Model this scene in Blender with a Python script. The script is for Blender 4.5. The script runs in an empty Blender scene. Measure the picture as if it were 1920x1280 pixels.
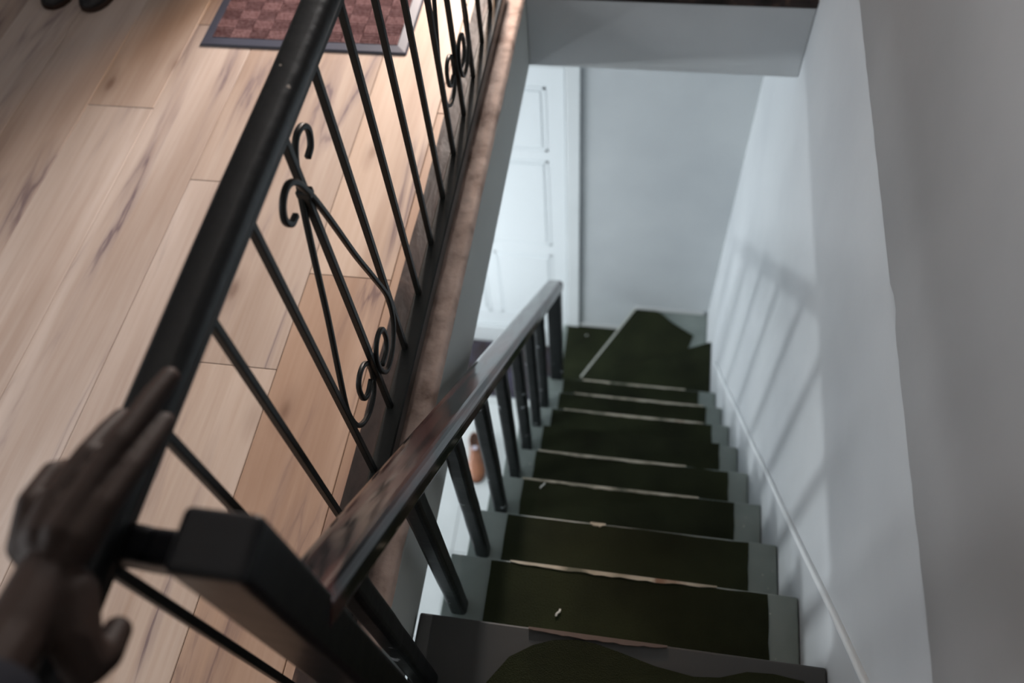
import bpy, bmesh, math, random
from mathutils import Vector, Matrix
random.seed(7)
S = bpy.context.scene
COL = S.collection

# ------------------------------------------------------------------ camera
CAMPOS = Vector((0.3656, -0.1609, 1.4722))
yaw, pitch, roll = -0.24940, 1.00480, -0.12029
fwd = Vector((math.sin(yaw)*math.cos(pitch), math.cos(yaw)*math.cos(pitch), -math.sin(pitch)))
rt = Vector((math.cos(yaw), -math.sin(yaw), 0)); up = rt.cross(fwd)
r2 = rt*math.cos(roll) + up*math.sin(roll); u2 = -rt*math.sin(roll) + up*math.cos(roll)
cd = bpy.data.cameras.new('camera'); cam = bpy.data.objects.new('camera', cd); COL.objects.link(cam)
cam.matrix_world = Matrix(((r2.x, u2.x, -fwd.x, CAMPOS.x), (r2.y, u2.y, -fwd.y, CAMPOS.y), (r2.z, u2.z, -fwd.z, CAMPOS.z), (0, 0, 0, 1)))
cd.sensor_width = 36; cd.lens = 1573.93*36/1920; cd.clip_start = 0.02
cd.dof.use_dof = True; cd.dof.focus_distance = 1.42; cd.dof.aperture_fstop = 2.4
S.camera = cam
# ------------------------------------------------------------------ world, exposure, lights
S.view_settings.view_transform = 'Standard'; S.view_settings.look = 'None'
S.view_settings.exposure = 0.0; S.view_settings.gamma = 1.0; S.view_settings.use_curve_mapping = False
w = bpy.data.worlds.new('world'); S.world = w; w.use_nodes = True
w.node_tree.nodes['Background'].inputs[0].default_value = (0.55, 0.62, 0.7, 1); w.node_tree.nodes['Background'].inputs[1].default_value = 0.05
S.cycles.use_denoising = True
S.cycles.max_bounces = 8
def area(name, loc, target, sx, sy, power, col):
    l = bpy.data.lights.new(name, 'AREA'); l.shape = 'RECTANGLE'; l.size = sx; l.size_y = sy; l.energy = power; l.color = col
    o = bpy.data.objects.new(name, l); COL.objects.link(o); o.location = loc
    o.rotation_euler = (Vector(target)-Vector(loc)).to_track_quat('-Z', 'Y').to_euler(); return o
area('lower_window_light', (-2.75, 0.1, -0.56), (0.8, 0.8, -0.8), 0.15, 0.15, 29, (0.93, 0.98, 1.0))
area('added_strip_light', (-2.7, 1.65, -2.12), (0.8, 1.9, 0.0), 1.3, 0.08, 42, (0.90, 0.94, 1.0))  # unseen strip lamp, added and stretched to draw a crisp edge on the wall
area('lower_door_light', (-2.0, 1.45, -1.75), (-0.5, 2.5, -1.75), 0.7, 1.6, 11, (0.90, 0.97, 1.0)).data.spread = math.radians(95)
area('upper_doorway_light', (-0.18, 3.6, 1.15), (-0.5, 0.9, 0.0), 0.3, 0.7, 150, (1.0, 0.95, 0.93))
area('upper_warm_lamp', (-0.22, 3.1, 0.8), (-0.2, 1.3, 0.0), 0.15, 0.15, 22, (1.0, 0.55, 0.25))
area('upper_left_window', (-2.9, -0.3, 1.45), (0.8, 0.3, 0.9), 1.2, 1.0, 19, (0.97, 0.98, 1.0)).data.spread = math.radians(95)

# ------------------------------------------------------------------ helpers
def tag(o, label=None, cat=None, group=None, kind=None):
    if label: o['label'] = label
    if cat: o['category'] = cat
    if group: o['group'] = group
    if kind: o['kind'] = kind
    return o
def empty(name, loc=(0, 0, 0), **k):
    o = bpy.data.objects.new(name, None); o.location = loc; COL.objects.link(o); o.empty_display_size = .1
    return tag(o, **k)
def link(name, bm, m, parent=None, smooth=False, loc=None, mesh=None, **k):
    if mesh is None:
        mesh = bpy.data.meshes.new(name); bmesh.ops.recalc_face_normals(bm, faces=bm.faces); bm.to_mesh(mesh); bm.free()
        if m: mesh.materials.append(m)
        if smooth:
            for p in mesh.polygons: p.use_smooth = True
    o = bpy.data.objects.new(name, mesh); COL.objects.link(o)
    if loc is not None: o.location = loc
    if parent is not None: o.parent = parent
    return tag(o, **k)
def box(bm, a, b, bev=0.0, seg=2):
    t = bmesh.new()
    r = bmesh.ops.create_cube(t, size=1)
    for v in t.verts:
        v.co = Vector([a[i]+(b[i]-a[i])*(v.co[i]+.5) for i in range(3)])
    if bev > 0: bmesh.ops.bevel(t, geom=t.edges[:], offset=bev, segments=seg, profile=.5, affect='EDGES')
    me = bpy.data.meshes.new('t'); t.to_mesh(me); t.free(); bm.from_mesh(me); bpy.data.meshes.remove(me)
def bx(a, b, bev=0.0, seg=2):
    bm = bmesh.new(); box(bm, a, b, bev, seg); return bm
def prism(pts, z0, z1, bev=0.0, bm=None):
    """polygon in xy extruded in z"""
    t = bmesh.new()
    vs = [t.verts.new((x, y, z0)) for x, y in pts]; f = t.faces.new(vs)
    r = bmesh.ops.extrude_face_region(t, geom=[f])
    for v in [g for g in r['geom'] if isinstance(g, bmesh.types.BMVert)]: v.co.z = z1
    bmesh.ops.recalc_face_normals(t, faces=t.faces)
    if bev: bmesh.ops.bevel(t, geom=t.edges[:], offset=bev, segments=1, affect='EDGES')
    if bm is None: return t
    me = bpy.data.meshes.new('t'); t.to_mesh(me); t.free(); bm.from_mesh(me); bpy.data.meshes.remove(me); return bm
def spline(pts, n=6):
    P = [Vector(p) for p in pts]; P = [P[0]*2-P[1]]+P+[P[-1]*2-P[-2]]; out = []
    for i in range(1, len(P)-2):
        for k in range(n):
            t = k/n
            out.append(.5*((2*P[i])+(-P[i-1]+P[i+1])*t+(2*P[i-1]-5*P[i]+4*P[i+1]-P[i+2])*t*t+(-P[i-1]+3*P[i]-3*P[i+1]+P[i+2])*t**3))
    out.append(P[-2]); return out
def sweep(bm, path, prof, side):
    """sweep closed profile [(a,b)] along path; 'side' is a fixed axis, a runs along side, b along the other normal"""
    side = Vector(side).normalized(); rings = []
    for i, p in enumerate(path):
        p = Vector(p); t = (Vector(path[min(i+1, len(path)-1)])-Vector(path[max(i-1, 0)])).normalized()
        n = side.cross(t).normalized(); s = t.cross(n)
        rings.append([bm.verts.new(p+s*a+n*b) for a, b in prof])
    for a, b in zip(rings, rings[1:]):
        for j in range(len(prof)): bm.faces.new((a[j], a[(j+1) % len(prof)], b[(j+1) % len(prof)], b[j]))
    bm.faces.new(rings[0]); bm.faces.new(rings[-1][::-1]); return bm
def rrect(w, h, r, n=3):
    out = []
    for cx, cy, a0 in ((w/2-r, h/2-r, 0), (-w/2+r, h/2-r, 90), (-w/2+r, -h/2+r, 180), (w/2-r, -h/2+r, 270)):
        for k in range(n+1):
            a = math.radians(a0+90*k/n); out.append((cx+r*math.cos(a), cy+r*math.sin(a)))
    return out

# ------------------------------------------------------------------ materials
def mat(name, base, rough=.6, spec=.5, metal=0):
    m = bpy.data.materials.new(name); m.use_nodes = True; b = m.node_tree.nodes['Principled BSDF']
    b.inputs['Base Color'].default_value = (*base, 1); b.inputs['Roughness'].default_value = rough
    b.inputs['Specular IOR Level'].default_value = spec; b.inputs['Metallic'].default_value = metal
    return m
class N:
    def __init__(s, m): s.t = m.node_tree; s.b = s.t.nodes['Principled BSDF']
    def n(s, ty, **k):
        x = s.t.nodes.new(ty)
        for a, v in k.items(): setattr(x, a, v)
        return x
    def l(s, a, b): s.t.links.new(a, b)
    def coord(s, scale=(1, 1, 1), rand=False, src='Object'):
        c = s.n('ShaderNodeTexCoord'); mp = s.n('ShaderNodeMapping'); mp.inputs['Scale'].default_value = scale; s.l(c.outputs[src], mp.inputs['Vector'])
        if rand:
            oi = s.n('ShaderNodeObjectInfo'); m = s.n('ShaderNodeMath', operation='MULTIPLY'); m.inputs[1].default_value = 37; s.l(oi.outputs['Random'], m.inputs[0])
            cb = s.n('ShaderNodeCombineXYZ'); [s.l(m.outputs[0], cb.inputs[i]) for i in range(3)]; s.l(cb.outputs[0], mp.inputs['Location'])
        return mp.outputs['Vector']
    def noise(s, vec, scale, detail=3, dist=0, rough=.5):
        x = s.n('ShaderNodeTexNoise'); x.inputs['Scale'].default_value = scale; x.inputs['Detail'].default_value = detail; x.inputs['Distortion'].default_value = dist; x.inputs['Roughness'].default_value = rough
        s.l(vec, x.inputs['Vector']); return x.outputs['Fac']
    def ramp(s, fac, stops, interp='LINEAR'):
        x = s.n('ShaderNodeValToRGB'); e = x.color_ramp.elements; x.color_ramp.interpolation = interp
        while len(e) < len(stops): e.new(.5)
        for q, (p, c) in zip(e, stops): q.position = p; q.color = (*c, 1) if len(c) == 3 else c
        s.l(fac, x.inputs[0]); return x.outputs[0]
    def mix(s, fac, a, b, blend='MIX'):
        x = s.n('ShaderNodeMix', data_type='RGBA', blend_type=blend)
        for i, v in ((0, fac), (6, a), (7, b)):
            if hasattr(v, 'links'): s.l(v, x.inputs[i])
            else: x.inputs[i].default_value = v if i == 0 else (*v, 1)
        return x.outputs[2]
    def bump(s, h, strength=.3, dist=.002):
        x = s.n('ShaderNodeBump'); x.inputs['Strength'].default_value = strength; x.inputs['Distance'].default_value = dist; s.l(h, x.inputs['Height']); s.l(x.outputs[0], s.b.inputs['Normal'])
W0, W1 = (0, 0, 0), (1, 1, 1)

def plaster(name, c, c2, bump=.25):
    m = mat(name, c, .75, .25); n = N(m); v = n.coord(); f = n.noise(v, 2.2, 5)
    n.l(n.mix(n.ramp(f, [(.35, W0), (.7, W1)]), c, c2), n.b.inputs['Base Color']); n.bump(n.noise(v, 9, 6), bump, .006); return m
M_wall = plaster('wall_paint', (.56, .585, .60), (.49, .515, .535))
M_skim = plaster('skim_coat', (.42, .43, .44), (.36, .37, .38))
M_white = plaster('white_paint', (.74, .77, .78), (.68, .71, .72), .1)
M_fascia = plaster('fascia_paint', (.50, .515, .49), (.44, .455, .44), .3)
M_edge = mat('raw_edge', (.36, .25, .21), .9, .1); n = N(M_edge); v = n.coord(); f = n.noise(v, 14, 8)
n.l(n.ramp(f, [(.28, (.26, .185, .155)), (.42, (.45, .34, .29)), (.62, (.56, .43, .37)), (.8, (.40, .33, .29))]), n.b.inputs['Base Color']); n.bump(n.noise(v, 40, 8), .8, .004)
M_door = mat('door_white', (.84, .88, .90), .45, .4)

# oak
M_oak = mat('oak_plank', (.5, .38, .3), .42, .45); n = N(M_oak)
vr = n.coord((9, .9, 9), True); vg = n.coord((60, 2.2, 60), True); vv = n.coord((5.5, .48, 5.5), True)
oi = n.n('ShaderNodeObjectInfo')
base = n.ramp(oi.outputs['Random'], [(0, (.475, .39, .335)), (.3, (.53, .455, .41)), (.55, (.45, .36, .30)), (.8, (.56, .495, .455)), (1, (.50, .415, .36))])
c1 = n.mix(n.ramp(n.noise(vr, 1.0, 4, .6), [(.3, W0), (.7, W1)]), base, (.72, .66, .62), 'MULTIPLY')
c2 = n.mix(n.ramp(n.noise(vg, 1.6, 6, .2), [(.3, (.0, .0, .0)), (.75, (.55, .55, .55))]), c1, (.80, .72, .66), 'MULTIPLY')
# dark veins: narrow band of a distorted noise, only in patches
vein = n.ramp(n.noise(vv, 1.35, 6, .45), [(.455, W0), (.492, (.45, .45, .45)), (.499, W1), (.503, W1), (.515, (.4, .4, .4)), (.56, W0)])
patch = n.ramp(n.noise(n.coord((4.0, 1.0, 4), True), 1.6, 2), [(.49, W0), (.63, W1)])
vm = n.n('ShaderNodeMath', operation='MULTIPLY'); n.l(vein, vm.inputs[0]); n.l(patch, vm.inputs[1])
vm2 = n.n('ShaderNodeMath', operation='MULTIPLY'); n.l(vm.outputs[0], vm2.inputs[0]); vm2.inputs[1].default_value = .92
c3 = n.mix(vm2.outputs[0], c2, (.15, .11, .12))
vo = n.n('ShaderNodeTexVoronoi'); vo.inputs['Scale'].default_value = 1.0; n.l(n.coord((6.0, 2.6, 6.0), True), vo.inputs['Vector'])
kn = n.ramp(vo.outputs['Distance'], [(.03, (.8, .8, .8)), (.09, (.25, .25, .25)), (.2, W0)])
ks = n.n('ShaderNodeMath', operation='GREATER_THAN'); ks.inputs[1].default_value = .35
sp = n.n('ShaderNodeSeparateColor'); n.l(vo.outputs['Color'], sp.inputs[0]); n.l(sp.outputs[0], ks.inputs[0])
km = n.n('ShaderNodeMath', operation='MULTIPLY'); n.l(kn, km.inputs[0]); n.l(ks.outputs[0], km.inputs[1])
c4 = n.mix(km.outputs[0], c3, (.17, .11, .085)); n.l(n.mix(1.0, c4, oi.outputs['Color'], 'MULTIPLY'), n.b.inputs['Base Color'])
n.bump(n.noise(vg, 2, 4), .15, .001)

M_black = mat('black_enamel', (.005, .0055, .006), .36, .30); n = N(M_black); v = n.coord(src='Object')
ch = n.ramp(n.noise(v, 46, 3), [(.735, W0), (.75, W1)])
n.l(n.mix(ch, (.005, .0055, .006), (.32, .27, .23)), n.b.inputs['Base Color']); n.bump(n.noise(v, 60, 3), .35, .002)
M_iron = mat('black_iron', (.007, .0085, .008), .42, .32); n = N(M_iron); v = n.coord(); n.bump(n.noise(v, 90, 3), .4, .001)
M_post = mat('black_post', (.004, .0045, .006), .33, .28); n = N(M_post); v = n.coord()
ch = n.ramp(n.noise(v, 22, 5), [(.70, W0), (.73, W1)]); n.l(n.mix(ch, (.004, .0045, .006), (.16, .07, .035)), n.b.inputs['Base Color']); n.bump(n.noise(v, 26, 4), .35, .003)
M_bal = mat('stair_baluster_paint', (.006, .007, .008), .4, .28); n = N(M_bal); v = n.coord()
ch = n.ramp(n.noise(v, 20, 4), [(.66, W0), (.69, W1)]); n.l(n.mix(ch, (.006, .007, .008), (.42, .44, .46)), n.b.inputs['Base Color']); n.bump(n.noise(v, 18, 3), .4, .004)
M_rail = mat('stair_rail_paint', (.012, .014, .015), .13, .5); n = N(M_rail); v = n.coord((34, 4, 4))
fr = n.noise(v, 1.1, 5, .6); ch = n.ramp(fr, [(.44, W0), (.58, W1)]); n.l(n.mix(ch, (.012, .013, .014), (.050, .022, .020)), n.b.inputs['Base Color']); n.l(n.ramp(fr, [(.42, (.11, .11, .11)), (.60, (.20, .20, .20))]), n.b.inputs['Roughness']); n.bump(n.noise(v, 1.0, 3, .6), .16, .003)
M_kerb = mat('kerb_wood', (.045, .03, .026), .5, .22); n = N(M_kerb); v = n.coord((1, .35, 1)); f = n.noise(v, 20, 6, .5)
n.l(n.ramp(f, [(.35, (.012, .009, .008)), (.60, (.035, .023, .02)), (.74, (.10, .06, .045)), (.82, (.34, .20, .13))]), n.b.inputs['Base Color']); n.bump(f, .9, .006)
M_tread = mat('tread_paint', (.30, .335, .32), .5, .4); n = N(M_tread); v = n.coord(); f = n.noise(v, 6, 5)
a = n.ramp(f, [(.3, (.185, .215, .20)), (.7, (.265, .30, .28))]); ch = n.ramp(n.noise(v, 55, 2), [(.72, W0), (.76, W1)])
n.l(n.mix(ch, a, (.5, .49, .45)), n.b.inputs['Base Color']); n.bump(f, .3, .003)
M_top = mat('shade_toned_paint', (.062, .063, .062), .5, .3); n = N(M_top); v = n.coord(); n.bump(n.noise(v, 7, 5), .3, .003)  # the top tread's shade put into a darker base colour
M_carpet = mat('olive_carpet', (.028, .034, .016), .95, .1); n = N(M_carpet); v = n.coord(); f = n.noise(v, 5, 5)
n.l(n.ramp(f, [(.3, (.016, .018, .010)), (.75, (.032, .038, .018))]), n.b.inputs['Base Color']); n.bump(n.noise(v, 420, 2), .8, .003)
M_strip = mat('worn_nosing', (.34, .29, .22), .6, .4); n = N(M_strip); v = n.coord((1, 1, 1)); f = n.noise(v, 11, 6)
n.l(n.ramp(f, [(.34, (.14, .14, .10)), (.46, (.46, .41, .32)), (.62, (.66, .60, .49)), (.72, (.30, .18, .12))]), n.b.inputs['Base Color'])
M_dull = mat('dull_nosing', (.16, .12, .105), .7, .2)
M_pale = mat('pale_strip', (.52, .52, .46), .5, .4)
M_trimw = mat('trim_white', (.56, .57, .57), .5, .4)
M_tile = mat('white_tile', (.70, .72, .71), .3, .5); n = N(M_tile); v = n.coord(); n.l(n.ramp(n.noise(v, 3, 4), [(.3, (.64, .66, .65)), (.7, (.74, .76, .75))]), n.b.inputs['Base Color'])
M_darkmat = mat('dark_doormat', (.045, .035, .033), .95, .1); n = N(M_darkmat); v = n.coord(); n.l(n.ramp(n.noise(v, 8, 3), [(.4, (.05, .038, .034)), (.7, (.075, .07, .10))]), n.b.inputs['Base Color']); n.bump(n.noise(v, 300, 2), .8, .004)
M_rubber = mat('rubber_border', (.045, .05, .075), .45, .5)
M_pile = mat('mat_pile', (.17, .085, .085), .95, .1); n = N(M_pile); v = n.coord(); f = n.noise(v, 160, 3)
n.l(n.ramp(f, [(.35, (.085, .04, .042)), (.7, (.19, .115, .118))]), n.b.inputs['Base Color'])
M_pbase = mat('mat_base', (.04, .016, .018), .95, .1)
M_shoe = mat('black_shoe', (.012, .012, .014), .5, .4)
M_leather = mat('brown_leather', (.30, .11, .05), .32, .6); n = N(M_leather); v = n.coord(); n.l(n.ramp(n.noise(v, 14, 3), [(.3, (.20, .07, .035)), (.7, (.42, .17, .085))]), n.b.inputs['Base Color'])
M_sole = mat('dark_sole', (.03, .015, .01), .7, .3)
M_lining = mat('shoe_lining', (.06, .03, .02), .8, .2)
M_label = mat('insole_label', (.62, .58, .66), .5, .4)
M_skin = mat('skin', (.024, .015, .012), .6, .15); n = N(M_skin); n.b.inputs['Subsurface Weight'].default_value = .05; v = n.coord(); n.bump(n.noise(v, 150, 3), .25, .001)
M_nail = mat('nail', (.05, .035, .03), .3, .5)
M_sleeve = mat('dark_sleeve', (.012, .013, .018), .9, .15)
M_lint = mat('lint', (.65, .66, .62), .8, .2)
M_under = mat('underlay', (.05, .035, .03), .9, .1)

# ------------------------------------------------------------------ dimensions
W = 0.8; YH = 1.903; D = 0.2588; G = .193; R_ = .2155
YB = 2.505; ZF = -2.819
def nose(n): return (.2321+n*G, -.2329-n*R_)       # n=0 is the first tread below the gallery floor

# ------------------------------------------------------------------ setting
st = dict(kind='structure')
def wall(name, a, b, m=M_wall, parent=None): return link(name, bx(a, b), m, parent, **st)
wall('wall_right', (W, -2.2, ZF-.1), (W+.15, 6.0, 2.5))
# upper half of the right wall: a skim coat 7 mm proud, with a ragged lower edge and a chip
bm = bmesh.new(); ys = [-2.2+.03*i for i in range(275)]
lo = []
rr = random.Random(3)
for y in ys:
    z = .301+rr.uniform(-.0018, .0018)
    if .672 < y < .735: z += .011
    lo.append((y, z))
front = [bm.verts.new((W-.006, y, z)) for y, z in lo]; back = [bm.verts.new((W+.01, y, z-.002)) for y, z in lo]
frt = [bm.verts.new((W-.006, y, 2.5)) for y, z in lo]
for i in range(len(lo)-1):
    bm.faces.new((front[i], front[i+1], frt[i+1], frt[i])); bm.faces.new((back[i], back[i+1], front[i+1], front[i]))
link('wall_right_upper', bm, M_skim, **st)
wall('wall_back', (.1, YB, ZF-.1), (W+.15, YB+.15, -D))                    # behind the winders
wall('wall_back_lower', (-3.0, YB, ZF-.1), (-.86, YB+.15, -D))
wall('wall_back_lintel', (-.86, YB, -.72), (.1, YB+.15, -D))
wall('wall_left_lower', (-3.1, -2.2, ZF-.1), (-2.95, YB, -D))
wall('wall_front_lower', (-3.1, -2.3, ZF-.1), (W+.15, -2.2, -.01))
# gallery slab (with the plastered edge you look down on) and the header across the well
sl = link('ceiling_slab', bx((-3.1, -2.2, -D), (0, 6.0, -.022), .003, 1), M_fascia, **st)
link('ceiling_bounce_panel', bx((-2.95, -2.2, -D-.005), (-.004, YB, -D)), M_white, **st)  # white panel added under the slab to bounce light onto the treads
link('ceiling_header', bx((0, YH, -D), (W, 6.0, -.022), .003, 1), M_wall, **st)
link('ceiling_landing', bx((0, -2.2, -D), (W, .02, -.022)), M_wall, **st)
wall('ceiling', (-3.1, -2.2, 2.45), (W+.15, 6.0, 2.6), M_white)
wall('wall_left', (-3.1, -2.2, 0), (-2.95, 6.0, 2.45))
wall('wall_front', (-3.1, -2.3, 0), (W+.15, -2.2, 2.45))
wall('wall_rear', (-3.1, 5.9, 0), (W+.15, 6.0, 2.45))
# unseen partition added to keep the doorway light off stairwell and left floor
wall('wall_light_blocker', (-2.95, 2.45, 0), (-.60, 2.57, 2.45))
wall('wall_light_blocker_right', (-.03, 2.45, 0), (W, 2.57, 2.45))
# oak floor: planks are parts of the floor
fl = link('floor', bx((-2.95, -2.2, -.022), (-.06, 5.9, -.014)), M_under, **st)
cols = []
xb = -.1535; wdt = .1888
bmp = None
pm = {}
def plank_mesh(wd, ln, key):
    if key in pm: return pm[key]
    t = bx((0, 0, -.014), (wd-.0012, ln-.0012, 0), .0012, 1); me = bpy.data.meshes.new('plank'); t.to_mesh(me); t.free(); me.materials.append(M_oak); pm[key] = me; return me
ends = {0: .875, 1: .875, 2: .625, 3: 1.125, 4: -.2, 5: 1.36, 6: 2.0, 7: 2.1}
L = 1.9
for c in range(0, 15):
    if c == 0: x0, wd, key = -.1535, .0535, 'n'
    else: x0, wd, key = -.1535-c*wdt, wdt, 'w'
    if c == 0: continue
    e = ends.get(c, random.uniform(0, L)); k0 = math.floor((-2.2-e)/L)
    y = e+k0*L
    while y < 5.9:
        a, b = max(y, -2.2), min(y+L, 5.9)
        if b-a > .02:
            pk = link('plank', None, None, fl, loc=(x0, a, 0), mesh=plank_mesh(wd, b-a, (key, round(b-a, 3))))
            if c == 1: pk.color = (.95, .80, .68, 1) if a < .8 else (1, .90, .80, 1)
            if c == 2 and a < .6: pk.color = (1, .95, .89, 1)
        y += L
# narrow rip of plank that runs under the kerb
for a in range(7): link('plank', None, None, fl, loc=(-.1535, -2.2+a*1.2, 0), mesh=plank_mesh(.03, 1.2, 'n')).color = (.95, .8, .68, 1)
fl2 = link('floor_landing', bx((-.06, -2.2, -.022), (W, .039, -.004), .002, 1), M_kerb, **st)
fl3 = link('floor_header', bx((0, YH-.002, -.022), (W, 5.9, 0), .002, 1), M_kerb, **st)
# lower floor tiles
lf = link('floor_lower', bx((-2.95, -2.2, ZF-.1), (W, YB+.1, ZF-.008)), M_under, **st)
t = bx((0, 0, -.008), (.447, .447, 0), .0015, 1); tm = bpy.data.meshes.new('tile'); t.to_mesh(tm); t.free(); tm.materials.append(M_tile)
for i in range(5):
    for j in range(8): link('tile', None, None, lf, loc=(.02-.45*(i+1), YB-.02-.45*(j+1)+.02, ZF), mesh=tm)
# front door of the lower hall
dr = link('door_1', bx((-.80, YB-.012, -2.654), (.034, YB+.035, -.76), .002, 1), M_door, **st)
pb = bmesh.new()
for xa, xb_ in ((-.70, -.43), (-.33, -.065)):
    for za, zb_ in ((-2.50, -1.98), (-1.86, -1.30), (-1.20, -.88)):
        p = bmesh.new(); box(p, (xa, YB-.0145, za), (xb_, YB-.010, zb_), .004, 1); link('panel', p, M_door, dr)
        for a_, b_ in (((xa-.022, YB-.0132, za-.022), (xb_+.022, YB-.011, za-.006)), ((xa-.022, YB-.0132, zb_+.006), (xb_+.022, YB-.011, zb_+.022)),
                       ((xa-.022, YB-.0132, za-.022), (xa-.006, YB-.011, zb_+.022)), ((xb_+.006, YB-.0132, za-.022), (xb_+.022, YB-.011, zb_+.022))):
            link('moulding', bx(a_, b_, .002, 1), M_door, dr)
pb.free()
bm = bmesh.new(); 
for i in range(12):
    a = 2*math.pi*i/12
kn = bmesh.new(); bmesh.ops.create_uvsphere(kn, u_segments=14, v_segments=8, radius=.028)
link('door_handle', kn, mat('brass', (.55, .42, .2), .3, .5, .9), dr, True, loc=(-.74, YB-.055, -1.75))
link('trim_1', bx((.037, YB-.018, ZF), (.098, YB, -.72), .004), M_white, **st)
link('trim_2', bx((-.86, YB-.018, ZF), (-.803, YB, -.72), .004), M_white, **st)
link('trim_3', bx((-.803, YB-.018, -.757), (.037, YB, -.70), .004), M_white, **st)
link('trim_4', bx((-.803, YB-.035, ZF), (.037, YB+.03, -2.657), .006), M_white, **st)      # raised sill
# baseboards beside the winders
link('baseboard_back', bx((.405, YB-.012, -2.388), (W-.02, YB, -2.362), .003), M_trimw, **st)
link('baseboard_left', bx((.10, YB-.012, -2.603), (.42, YB, -2.575), .003), M_trimw, **st)
# sloping bead on the right wall above the treads
y0, z0 = -.3, -.2329+.165+(.2321+.3)*R_/G
y1 = 1.95; z1 = z0-(y1-y0)*R_/G
bm = bmesh.new(); pth = [(W-.003, y0+(y1-y0)*i/40, z0+(z1-z0)*i/40+.0025*math.sin(i*.7)) for i in range(41)]
sweep(bm, pth, rrect(.015, .014, .005), (1, 0, 0)); link('trim_5', bm, M_white, smooth=True, **st)

# ------------------------------------------------------------------ staircase
stair = empty('staircase', (0, 0, 0), label='narrow grey painted staircase descending between the railing and the right wall', cat='staircase')
XL = .0085
strips = {0: (.23, .50), 1: (.15, .62), 2: (.32, .36), 3: (.10, .62), 4: (.115, .60), 6: (.15, .70), 7: (.17, .72), 8: (.19, .66)}
for n_ in range(9):
    y, z = nose(n_)
    yb = y-G-.03
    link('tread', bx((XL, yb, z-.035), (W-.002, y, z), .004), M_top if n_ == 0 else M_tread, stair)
    link('riser', bx((XL+.004, y-.035, z-R_+.001), (W-.002, y-.018, z-.034)), M_tread, stair)
    if n_ in strips:
        a, b = strips[n_]
        bm = bmesh.new(); k = 24; rr = random.Random(n_)
        top, bot = [], []
        for i in range(k+1):
            x = a+(b-a)*i/k; t_ = math.sin(math.pi*i/k)**.5 if 0 < i < k else 0.1
            wd = (.003+.0065*t_)*rr.uniform(.75, 1.15)
            top.append((x, y-.001)); bot.append((x, y-.001-wd))
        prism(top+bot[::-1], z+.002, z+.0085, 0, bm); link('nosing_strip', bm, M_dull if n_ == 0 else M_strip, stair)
link('riser', bx((XL+.004, .02, -.2329), (W-.002, .037, -.02)), M_tread, stair)
# winders
link('winder_tread', prism([(XL, 1.70), (W-.002, 1.70), (W-.002, 2.191), (.10, 1.868), (XL, 1.86)], -2.1724-.035, -2.1724, .003), M_tread, stair)
link('winder_tread', prism([(XL, 1.80), (.6, 1.98), (W-.002, 2.12), (W-.002, YB-.002), (.408, YB-.002), (.09, 1.90), (XL, 1.88)], -2.388-.035, -2.388, .003), M_tread, stair)
link('winder_tread', prism([(XL, 1.80), (.3, 1.90), (.46, YB-.002), (XL, YB-.002)], -2.603-.035, -2.603, .003), M_tread, stair)
link('riser', prism([(.10, 1.85), (W-.002, 2.172), (W-.002, 2.155), (.10, 1.833)], -2.388, -2.2, 0), M_tread, stair)
link('riser', prism([(.10, 1.90), (.42, YB-.002), (.44, YB-.002), (.12, 1.90)], -2.603, -2.42, 0), M_tread, stair)
link('riser', bx((XL+.015, 1.80, ZF), (XL+.03, YB-.002, -2.63)), M_tread, stair)
link('nosing_strip', prism([(.152, 2.036), (.160, 2.033), (.411, 2.492), (.402, 2.497)], -2.389, -2.3805, 0), M_pale, stair)
# carpets: one loose piece per tread
ordn = ['first', 'second', 'third', 'fourth', 'fifth', 'sixth', 'seventh', 'eighth', 'ninth']
def carpet(name, pts, z, label, th=.006, wav=0):
    bm = bmesh.new(); top = [bm.verts.new((x, y, z+th)) for x, y in pts]; bot = [bm.verts.new((x, y, z+.0004)) for x, y in pts]
    bm.faces.new(top); bm.faces.new(bot[::-1])
    for i in range(len(pts)): bm.faces.new((top[i], bot[i], bot[(i+1) % len(pts)], top[(i+1) % len(pts)]))
    return link(name, bm, M_carpet, label=label, cat='carpet', group='olive carpet pieces on the stair treads')
def rag(p, q, k, amp, rr):
    return [(p[0]+(q[0]-p[0])*i/k+rr.uniform(-amp, amp), p[1]+(q[1]-p[1])*i/k+rr.uniform(-amp, amp)) for i in range(k)]
for n_ in range(9):
    y, z = nose(n_); rr = random.Random(40+n_)
    xl, xr = .104+.004*math.sin(n_*2.1), .728+.006*math.sin(n_*1.3+1)
    if n_ in (4, 7): xr += .008
    ya = y-G-.02; yc = y-.0055
    if n_ == 0:
        out = [(.12, .045), (.74, .045), (.755, .20), (.70, .206), (.65, .203), (.60, .186), (.552, .181), (.48, .190), (.409, .207), (.36, .217), (.325, .219), (.28, .212), (.243, .198), (.20, .170), (.165, .12)]
        carpet('carpet_piece', out, z, 'dark carpet piece with a wavy edge on the topmost tread', .007); continue
    if n_ == 5: yc = y+.003
    pts = rag((xl, ya), (xr, ya), 4, 0, rr)+rag((xr, ya), (xr, yc), 6, .0015, rr)+rag((xr, yc), (xl, yc), 14, .0016, rr)+rag((xl, yc), (xl, ya), 6, .0015, rr)
    carpet('carpet_piece', pts, z, 'olive carpet piece on the %s tread of the straight flight, counted from the top' % ordn[n_])
carpet('carpet_piece', [(.10, 1.765), (.795, 1.765), (.795, 2.1845), (.13, 1.8775)], -2.1724, 'olive carpet piece on the first winder tread, reaching the right wall')
carpet('carpet_piece', [(.12, 1.86), (.16, 2.035), (.412, 2.49), (.46, 2.500), (.52, 2.497), (.565, 2.468), (.61, 2.428), (.728, 2.354), (.70, 2.26), (.66, 2.10), (.5, 2.0)], -2.388, 'olive carpet piece with a rounded corner on the middle winder against the back wall')
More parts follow.
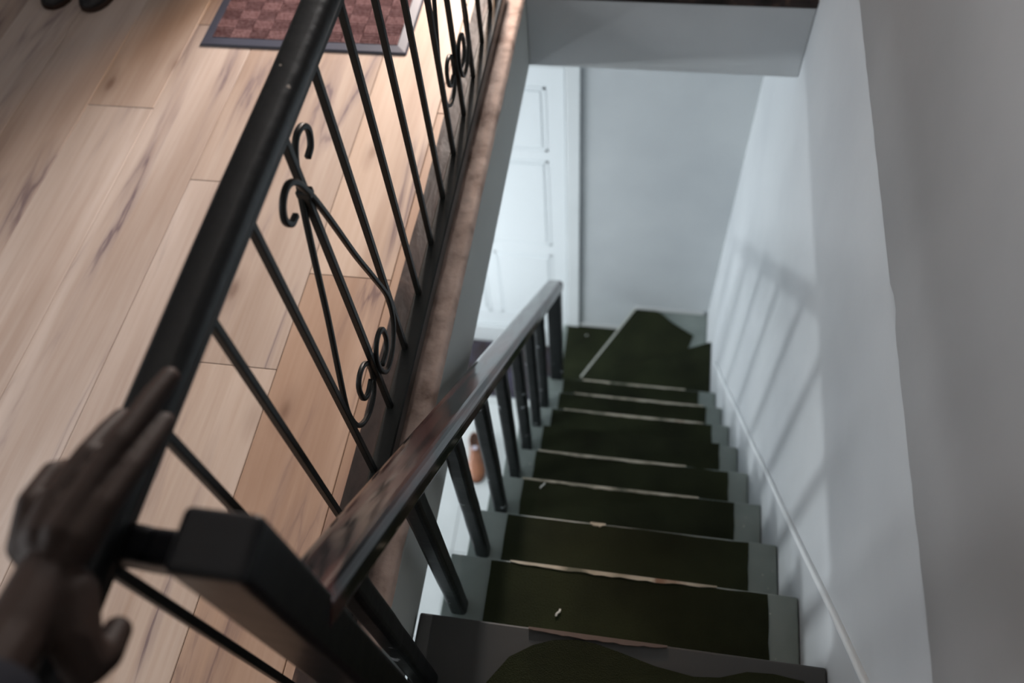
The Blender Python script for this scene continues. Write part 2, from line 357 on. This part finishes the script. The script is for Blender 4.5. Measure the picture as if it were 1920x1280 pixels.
carpet('carpet_piece', [(.035, 1.86), (.13, 1.88), (.38, 2.44), (.40, 2.493), (.033, 2.493)], -2.603, 'olive carpet piece on the lowest winder, left of the pale strip')
# lint
for i, (x, y, z, a, l) in enumerate(((.274, .319, -.448, 1.1, .018), (.164, .79, -.8785, 1.0, .022), (.148, 2.43, -2.603, .3, .012))):
    bm = bmesh.new(); sweep(bm, spline([(-l/2, 0, 0), (-l/6, .0012, .001), (l/6, -.001, .0012), (l/2, .0006, 0)], 3), rrect(.0045, .003, .0012, 2), (0, 1, 0))
    o = link('lint_scrap', bm, M_lint, loc=(x, y, z+.0085), label='tiny white lint scrap on the carpet of the %s' % ('second tread from the top' if i == 0 else 'fourth tread from the top' if i == 1 else 'lowest winder'), cat='lint', group='lint scraps on the carpets'); o.rotation_euler = (0, 0, a)

# ------------------------------------------------------------------ stair rail (heavy timber) with newels
rail = empty('stair_handrail', (.063, 0, 0), label='dark painted timber handrail with square balusters beside the descending stairs', cat='handrail')
def rp(y): return .61-1.0616*(y-.06)
XR = .063
bm = bmesh.new(); th = .048
sl_ = math.atan(1.0616); nrm = Vector((0, math.sin(sl_), math.cos(sl_)))
path = [Vector((0, .040+(1.852-.040)*i/30, rp(.040+(1.852-.040)*i/30)))-nrm*(th/2) for i in range(31)]
sweep(bm, path, [(a, -b) for a, b in rrect(.070, th, .017, 5)], (1, 0, 0)); link('rail', bm, M_rail, rail)
def sq(bm, x, y, za, zb, w_, d_, bev=.004): box(bm, (x-w_/2, y-d_/2, za), (x+w_/2, y+d_/2, zb), bev)
for n_ in range(9):
    # baluster stands on tread n_
    y = .105+n_*.2015 if n_ < 8 else 1.735
    z = nose(n_)[1]
    if n_ < 8:
        bm = bmesh.new(); x = .050-.063; tz = rp(y)-.045
        k = 10; rr = random.Random(n_+9)
        pth = [(x+rr.uniform(-.0008, .0008), y+rr.uniform(-.0008, .0008), z+(tz-z)*i/k) for i in range(k+1)]
        sweep(bm, pth, rrect(.037, .037, .009, 3), (1, 0, 0)); link('baluster', bm, M_bal, rail)
    else:
        bm = bmesh.new(); sq(bm, .067-.063, 1.79, nose(8)[1]-.05 if False else nose(8)[1], rp(1.79)-.03, .056, .058, .004); link('end_post', bm, M_bal, rail)
newel = empty('newel_post', (.0605, .015, 0), label='square black newel post with a flat top in the left foreground', cat='post')
bm = bmesh.new()
t = bmesh.new(); bmesh.ops.create_cube(t, size=1)
for v in t.verts: v.co = Vector((v.co.x*.069, v.co.y*.056, (v.co.z+.5)*.847))
bmesh.ops.bevel(t, geom=t.edges[:], offset=.007, segments=3, profile=.5, affect='EDGES'); link('post', t, M_post, newel)
link('base_collar', bx((-.045, -.04, 0), (.045, .04, .03), .005), M_post, newel)
bm = bmesh.new(); sweep(bm, [(-.125+.092*i/8, .009+.001*math.sin(i), .765+.002*math.sin(i*1.7)) for i in range(9)], rrect(.034, .040, .008), (0, 1, 0)); link('connecting_bar', bm, M_post, newel)

# ------------------------------------------------------------------ gallery railing (iron)
XG = -.068
gr = empty('gallery_railing', (XG, 0, 0), label='black iron railing with scroll ornaments along the edge of the wooden floor', cat='railing')
bm = bmesh.new(); sweep(bm, [(0, -1.2+.1*i, .797+.0012*math.sin(i*1.3)) for i in range(32)], [(a, b) for a, b in rrect(.044, .036, .013, 4)], (1, 0, 0)); link('handrail', bm, M_black, gr, True)
link('rail_channel', bx((-.010, -1.2, .762), (.012, 1.9, .781), .002, 1), M_iron, gr)
link('bottom_rail', bx((-.010, -1.2, .022), (.026, 1.9, .060), .003, 1), M_iron, gr)
YK = lambda k: .2719+k*.1334
for k in range(-10, 13):
    y = YK(k)
    b = bx((-.0055, y-.0055, .056), (.0055, y+.0055, .765), .0012, 1); link('baluster', b, M_iron, gr)
    if k % 3 == 2:
        link('foot', bx((-.008, y-.012, .0), (.008, y+.012, .03), .002, 1), M_iron, gr)
half = [(.016, .189), (.044, .186), (.062, .204), (.060, .240), (.040, .252), (.018, .245), (.004, .222), (.006, .186), (.024, .155), (.058, .150), (.088, .165), (.108, .190), (.117, .225), (.116, .270), (.092, .350), (.060, .450), (.030, .560), (.008, .635), (-.006, .673), (-.022, .705), (-.043, .720), (-.066, .715), (-.077, .697), (-.068, .678), (-.050, .674)]
for kc in (-4, 2, 8):
    for s in (1, -1):
        bm = bmesh.new(); off = .0065*s
        pth = [(off, YK(kc)+s*a, b) for a, b in half]
        sweep(bm, spline(pth, 5), rrect(.0085, .0085, .002, 2), (1, 0, 0)); link('scroll', bm, M_iron, gr, True)
    link('collar', bx((-.0105, YK(kc)-.008, .655), (.0105, YK(kc)+.008, .667), .002, 1), M_iron, gr)
link('end_post', bx((-.014, 1.9, 0), (.014, 1.93, .80), .003, 1), M_iron, gr)
# dark wooden kerb under the railing and the rough plaster edge beside it
kb = link('floor_kerb', None, None, mesh=None) if False else None
bm = bmesh.new(); rr = random.Random(5); A, B = [], []
for i in range(90):
    y = -2.2+i*.0915; A.append((-.131+rr.uniform(-.0015, .0015), y)); B.append((-.052+rr.uniform(-.003, .003), y))
prism(A+B[::-1], -.012, .010, 0, bm); link('trim_6', bm, M_kerb, **st)
bm = bmesh.new(); nx = 12; ny = 420; grid = []
from mathutils import noise as mn
for j in range(ny+1):
    y = -.6+(5.0)*j/ny; row = []
    for i in range(nx+1):
        x = -.056+.0575*i/nx; h = mn.noise(Vector((x*30, y*22, 1)))*.0045+mn.noise(Vector((x*90, y*80, 4)))*.0015
        e = .004*max(0, mn.noise(Vector((2, y*9, 7)))) if i == nx else 0
        row.append(bm.verts.new((min(x, .0005)-e, y, -.002+h-(.006 if i >= nx-1 else 0)-(.012 if i == nx else 0))))
    grid.append(row)
for j in range(ny):
    for i in range(nx): bm.faces.new((grid[j][i], grid[j][i+1], grid[j+1][i+1], grid[j+1][i]))
link('trim_7', bm, M_edge, smooth=True, **st)

# ------------------------------------------------------------------ doormat on the oak floor
dm = empty('doormat', (-.576, 1.61, 0), label='brown ribbed doormat with a dark rubber border on the wooden floor', cat='doormat')
Wm, Lm = .592, .42; bw = .030
bm = bmesh.new()
outer = [(-Wm/2, 0), (Wm/2, 0), (Wm/2, Lm), (-Wm/2, Lm)]; inner = [(-Wm/2+bw, bw), (Wm/2-bw, bw), (Wm/2-bw, Lm-bw), (-Wm/2+bw, Lm-bw)]
v0 = [bm.verts.new((x, y, .0005)) for x, y in outer]; v1 = [bm.verts.new((x*.985, .004+y*.985, .006)) for x, y in outer]; v2 = [bm.verts.new((x, y, .008)) for x, y in inner]; v3 = [bm.verts.new((x, y, .003)) for x, y in inner]
for a, b in ((v0, v1), (v1, v2), (v2, v3)):
    for i in range(4): bm.faces.new((a[i], a[(i+1) % 4], b[(i+1) % 4], b[i]))
link('border', bm, M_rubber, dm)
link('backing', bx((-Wm/2+bw-.002, bw-.002, .0008), (Wm/2-bw+.002, Lm-bw+.002, .0045)), M_pbase, dm)
bm = bmesh.new(); cx_ = .0532; cy_ = .040
for i in range(10):
    for j in range(9):
        xa, ya = -Wm/2+bw+i*cx_, bw+j*cy_
        if (i+j) % 2 == 0:
            for k in range(4): box(bm, (xa+.002, ya+.002+k*cy_/4, .004), (xa+cx_-.002, ya+k*cy_/4+cy_/4-.0036, .0096))
        else:
            for k in range(7): box(bm, (xa+.001+k*cx_/7, ya+.001, .004), (xa+k*cx_/7+cx_/7-.0013, ya+cy_-.001, .0093))
link('rib_pile', bm, M_pile, dm, kind='stuff')

# lower dark mat
ld = empty('dark_floor_mat', (-.45, 2.28, ZF), label='dark brown floor mat at the foot of the white door downstairs', cat='doormat')
link('pile', bx((-.44, -.175, .0005), (.435, .185, .013), .005), M_darkmat, ld)
link('edging', bx((-.45, -.185, .0005), (.445, -.172, .010), .003), M_rubber, ld)

# ------------------------------------------------------------------ shoes
def shoe(name, loc, rz, L_, Wd, mu, label, cat, group=None, low=False, tag2=False):
    o = empty(name, loc, label=label, cat=cat, group=group); o.rotation_euler = (0, 0, rz)
    # profile along length: t 0 heel, 1 toe   (half width, top height)
    st_ = [(0, .10, .035, .9), (.03, .26, .062, .9), (.10, .33, .070, 1), (.25, .33, .066, 1), (.38, .31, .064, 1), (.50, .37, .062, 1), (.62, .45, .054, 1), (.74, .49, .046, 1), (.85, .46, .040, 1), (.94, .34, .033, 1), (.985, .20, .026, 1), (1, .06, .018, 1)]
    bm = bmesh.new(); rings = []; K = 16
    for t_, hw, h, _ in st_:
        ring = []
        for k in range(K):
            a = 2*math.pi*k/K; c, s_ = math.cos(a), math.sin(a)
            z = .012+(h-.012)*(max(s_, 0)**.75 if s_ > 0 else 0); x = hw*Wd*(abs(c)**.8)*(1 if c > 0 else -1)
            if s_ < 0: z = .012
            ring.append(bm.verts.new((x, (t_-.5)*L_, z)))
        rings.append(ring)
    for a, b in zip(rings, rings[1:]):
        for k in range(K): bm.faces.new((a[k], a[(k+1) % K], b[(k+1) % K], b[k]))
    bm.faces.new(rings[0]); bm.faces.new(rings[-1][::-1]); bmesh.ops.remove_doubles(bm, verts=bm.verts, dist=.0004)
    link('upper', bm, mu, o, True)
    bm = bmesh.new(); prism([(hw*Wd*1.06, (t_-.5)*L_*1.01) for t_, hw, h, _ in st_]+[(-hw*Wd*1.06, (t_-.5)*L_*1.01) for t_, hw, h, _ in st_[::-1]], 0, .014, .002, bm)
    link('sole', bm, M_sole, o)
    # opening: dark lining dish, slightly proud collar
    bm = bmesh.new(); pts = [(.30*Wd*math.cos(2*math.pi*i/20)*(.9 if math.sin(2*math.pi*i/20) > 0 else 1), (-.27+.19*math.sin(2*math.pi*i/20))*L_, .0) for i in range(20)]
    pts = [(x, y, .0755-.004*max(0, (y/L_+.27)/.19)) for x, y, _ in pts]
    c0 = bm.verts.new((0, -.27*L_, .0728)); vs = [bm.verts.new(p) for p in pts]
    for i in range(20): bm.faces.new((vs[i], vs[(i+1) % 20], c0))
    link('lining', bm, M_lining, o, True)
    bm = bmesh.new(); sweep(bm, pts+pts[:1], rrect(.005, .005, .002, 2), (0, 0, 1)); link('collar', bm, mu, o, True)
    if tag2: link('insole_label', bx((-.015, -.17*L_, .0725), (.015, -.09*L_, .0755), .002, 1), M_label, o, label='pale label inside the shoe')
    return o
ang = math.atan2(1.55-1.84, -.345+.405)
shoe('leather_shoe', (-.392, 1.690, ZF), ang-math.pi/2, .285, .098, M_leather, 'brown leather slip-on shoe on the white floor downstairs, seen between the balusters', 'shoe', tag2=True)
shoe('black_shoe', (-1.385, 1.865, 0), math.pi+.05, .26, .092, M_shoe, 'left of two black shoes at the top left corner on the wooden floor', 'shoe', 'black shoes on the wooden floor')
shoe('black_shoe', (-1.245, 1.860, 0), math.pi-.12, .26, .092, M_shoe, 'right of two black shoes at the top left, nearer the doormat', 'shoe', 'black shoes on the wooden floor')

# ------------------------------------------------------------------ hand on the gallery handrail
person = empty('person', (-.11, -.05, .80), label='shadowed left hand in a dark sleeve resting on the black railing, lower left', cat='person')
org = Vector((-.11, -.05, .80))
V = []; Rr = []; E_ = []
def av(p, r): V.append(Vector(p)-org); Rr.append(r); return len(V)-1
def chain(a, pts):
    for p, r in pts:
        b = av(p, r); E_.append((a, b)); a = b
    return a
root = av((-.051, -.030, .860), .024)
wr = chain(root, [((-.046, -.080, .876), .0245), ((-.040, -.130, .898), .0255), ((-.020, -.21, .935), .028), ((.02, -.31, .985), .032)])
chain(root, [((-.034, -.003, .866), .0145), ((-.028, .028, .864), .0108), ((-.026, .066, .852), .0108), ((-.026, .096, .840), .0102), ((-.027, .118, .831), .0098)])
chain(root, [((-.049, -.001, .871), .0150), ((-.046, .031, .870), .0112), ((-.041, .085, .860), .0112), ((-.040, .130, .845), .0106), ((-.038, .161, .834), .0102)])
chain(root, [((-.065, -.004, .870), .0145), ((-.068, .028, .870), .0108), ((-.064, .070, .860), .0104), ((-.067, .099, .843), .0098), ((-.069, .119, .829), .0094)])
chain(root, [((-.079, -.012, .862), .0140), ((-.089, .022, .866), .0105), ((-.093, .054, .852), .0092), ((-.101, .068, .826), .0084), ((-.108, .066, .804), .0074)])
chain(root, [((-.030, -.040, .856), .0200), ((-.018, -.070, .850), .0200), ((-.008, -.086, .838), .0175), ((-.006, -.074, .822), .0145), ((-.010, -.054, .810), .0120)])
bm = bmesh.new()
for a, b in E_:      # overlapping balls along every bone, fused into one skin by a voxel remesh
    d_ = (V[b]-V[a]).length; k = max(2, int(d_/.0035))
    for q_ in range(k+1):
        f_ = q_/k; r = (Rr[a]*(1-f_)+Rr[b]*f_)
        if a == 0 and V[b].z > V[a].z-.02: r = Rr[b] if q_ else Rr[a]
        bmesh.ops.create_icosphere(bm, subdivisions=2, radius=r, matrix=Matrix.Translation(V[a].lerp(V[b], f_)))
me = bpy.data.meshes.new('hand'); bm.to_mesh(me); bm.free()
tmp = bpy.data.objects.new('hand_tmp', me); COL.objects.link(tmp)
rm = tmp.modifiers.new('remesh', 'REMESH'); rm.mode = 'VOXEL'; rm.voxel_size = .0022
sm = tmp.modifiers.new('smooth', 'SMOOTH'); sm.factor = .5; sm.iterations = 6
bpy.context.view_layer.update()
dg = bpy.context.evaluated_depsgraph_get()
hm = bpy.data.meshes.new_from_object(tmp.evaluated_get(dg)); hm.name = 'hand'; bpy.data.objects.remove(tmp)
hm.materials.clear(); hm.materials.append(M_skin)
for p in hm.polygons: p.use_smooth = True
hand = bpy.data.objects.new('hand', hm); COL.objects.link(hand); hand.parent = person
def nail(c, d, upv, w_, l_):
    c = Vector(c)-org; d = Vector(d).normalized(); upv = Vector(upv).normalized(); s_ = d.cross(upv).normalized(); u = s_.cross(d)
    bm = bmesh.new(); rows = []
    for i in range(5):
        a = (i/4-.5)*l_; row = []
        for j in range(5):
            b = (j/4-.5); ww = w_*(1-.35*abs(i/4-.5)*2*(1 if i > 2 else .3)); row.append(bm.verts.new(c+d*a+s_*b*ww-u*(b*b*w_*.7)))
        rows.append(row)
    for i in range(4):
        for j in range(4): bm.faces.new((rows[i][j], rows[i][j+1], rows[i+1][j+1], rows[i+1][j]))
    link('fingernail', bm, M_nail, person, True)
nail((-.0690, .115, .8405), (0, .023, -.016), (0, .45, .9), .011, .010)
bm = bmesh.new(); pth = [Vector(p)-org for p in ((-.042, -.115, .893), (-.030, -.16, .914), (-.008, -.23, .945), (.03, -.33, .995), (.08, -.44, 1.05))]
rings = []; K = 18
sp_ = spline([tuple(p) for p in pth], 4)
for i, p in enumerate(sp_):
    t_ = (Vector(sp_[min(i+1, len(sp_)-1)])-Vector(sp_[max(i-1, 0)])).normalized(); s_ = Vector((0, 0, 1)).cross(t_).normalized(); u = t_.cross(s_)
    r = .038+.0012*i+.002*math.sin(i*1.9); rings.append([bm.verts.new(p+s_*r*math.cos(2*math.pi*k/K)+u*r*.9*math.sin(2*math.pi*k/K)) for k in range(K)])
for a, b in zip(rings, rings[1:]):
    for k in range(K): bm.faces.new((a[k], a[(k+1) % K], b[(k+1) % K], b[k]))
bm.faces.new(rings[-1]); link('sleeve', bm, M_sleeve, person, True)
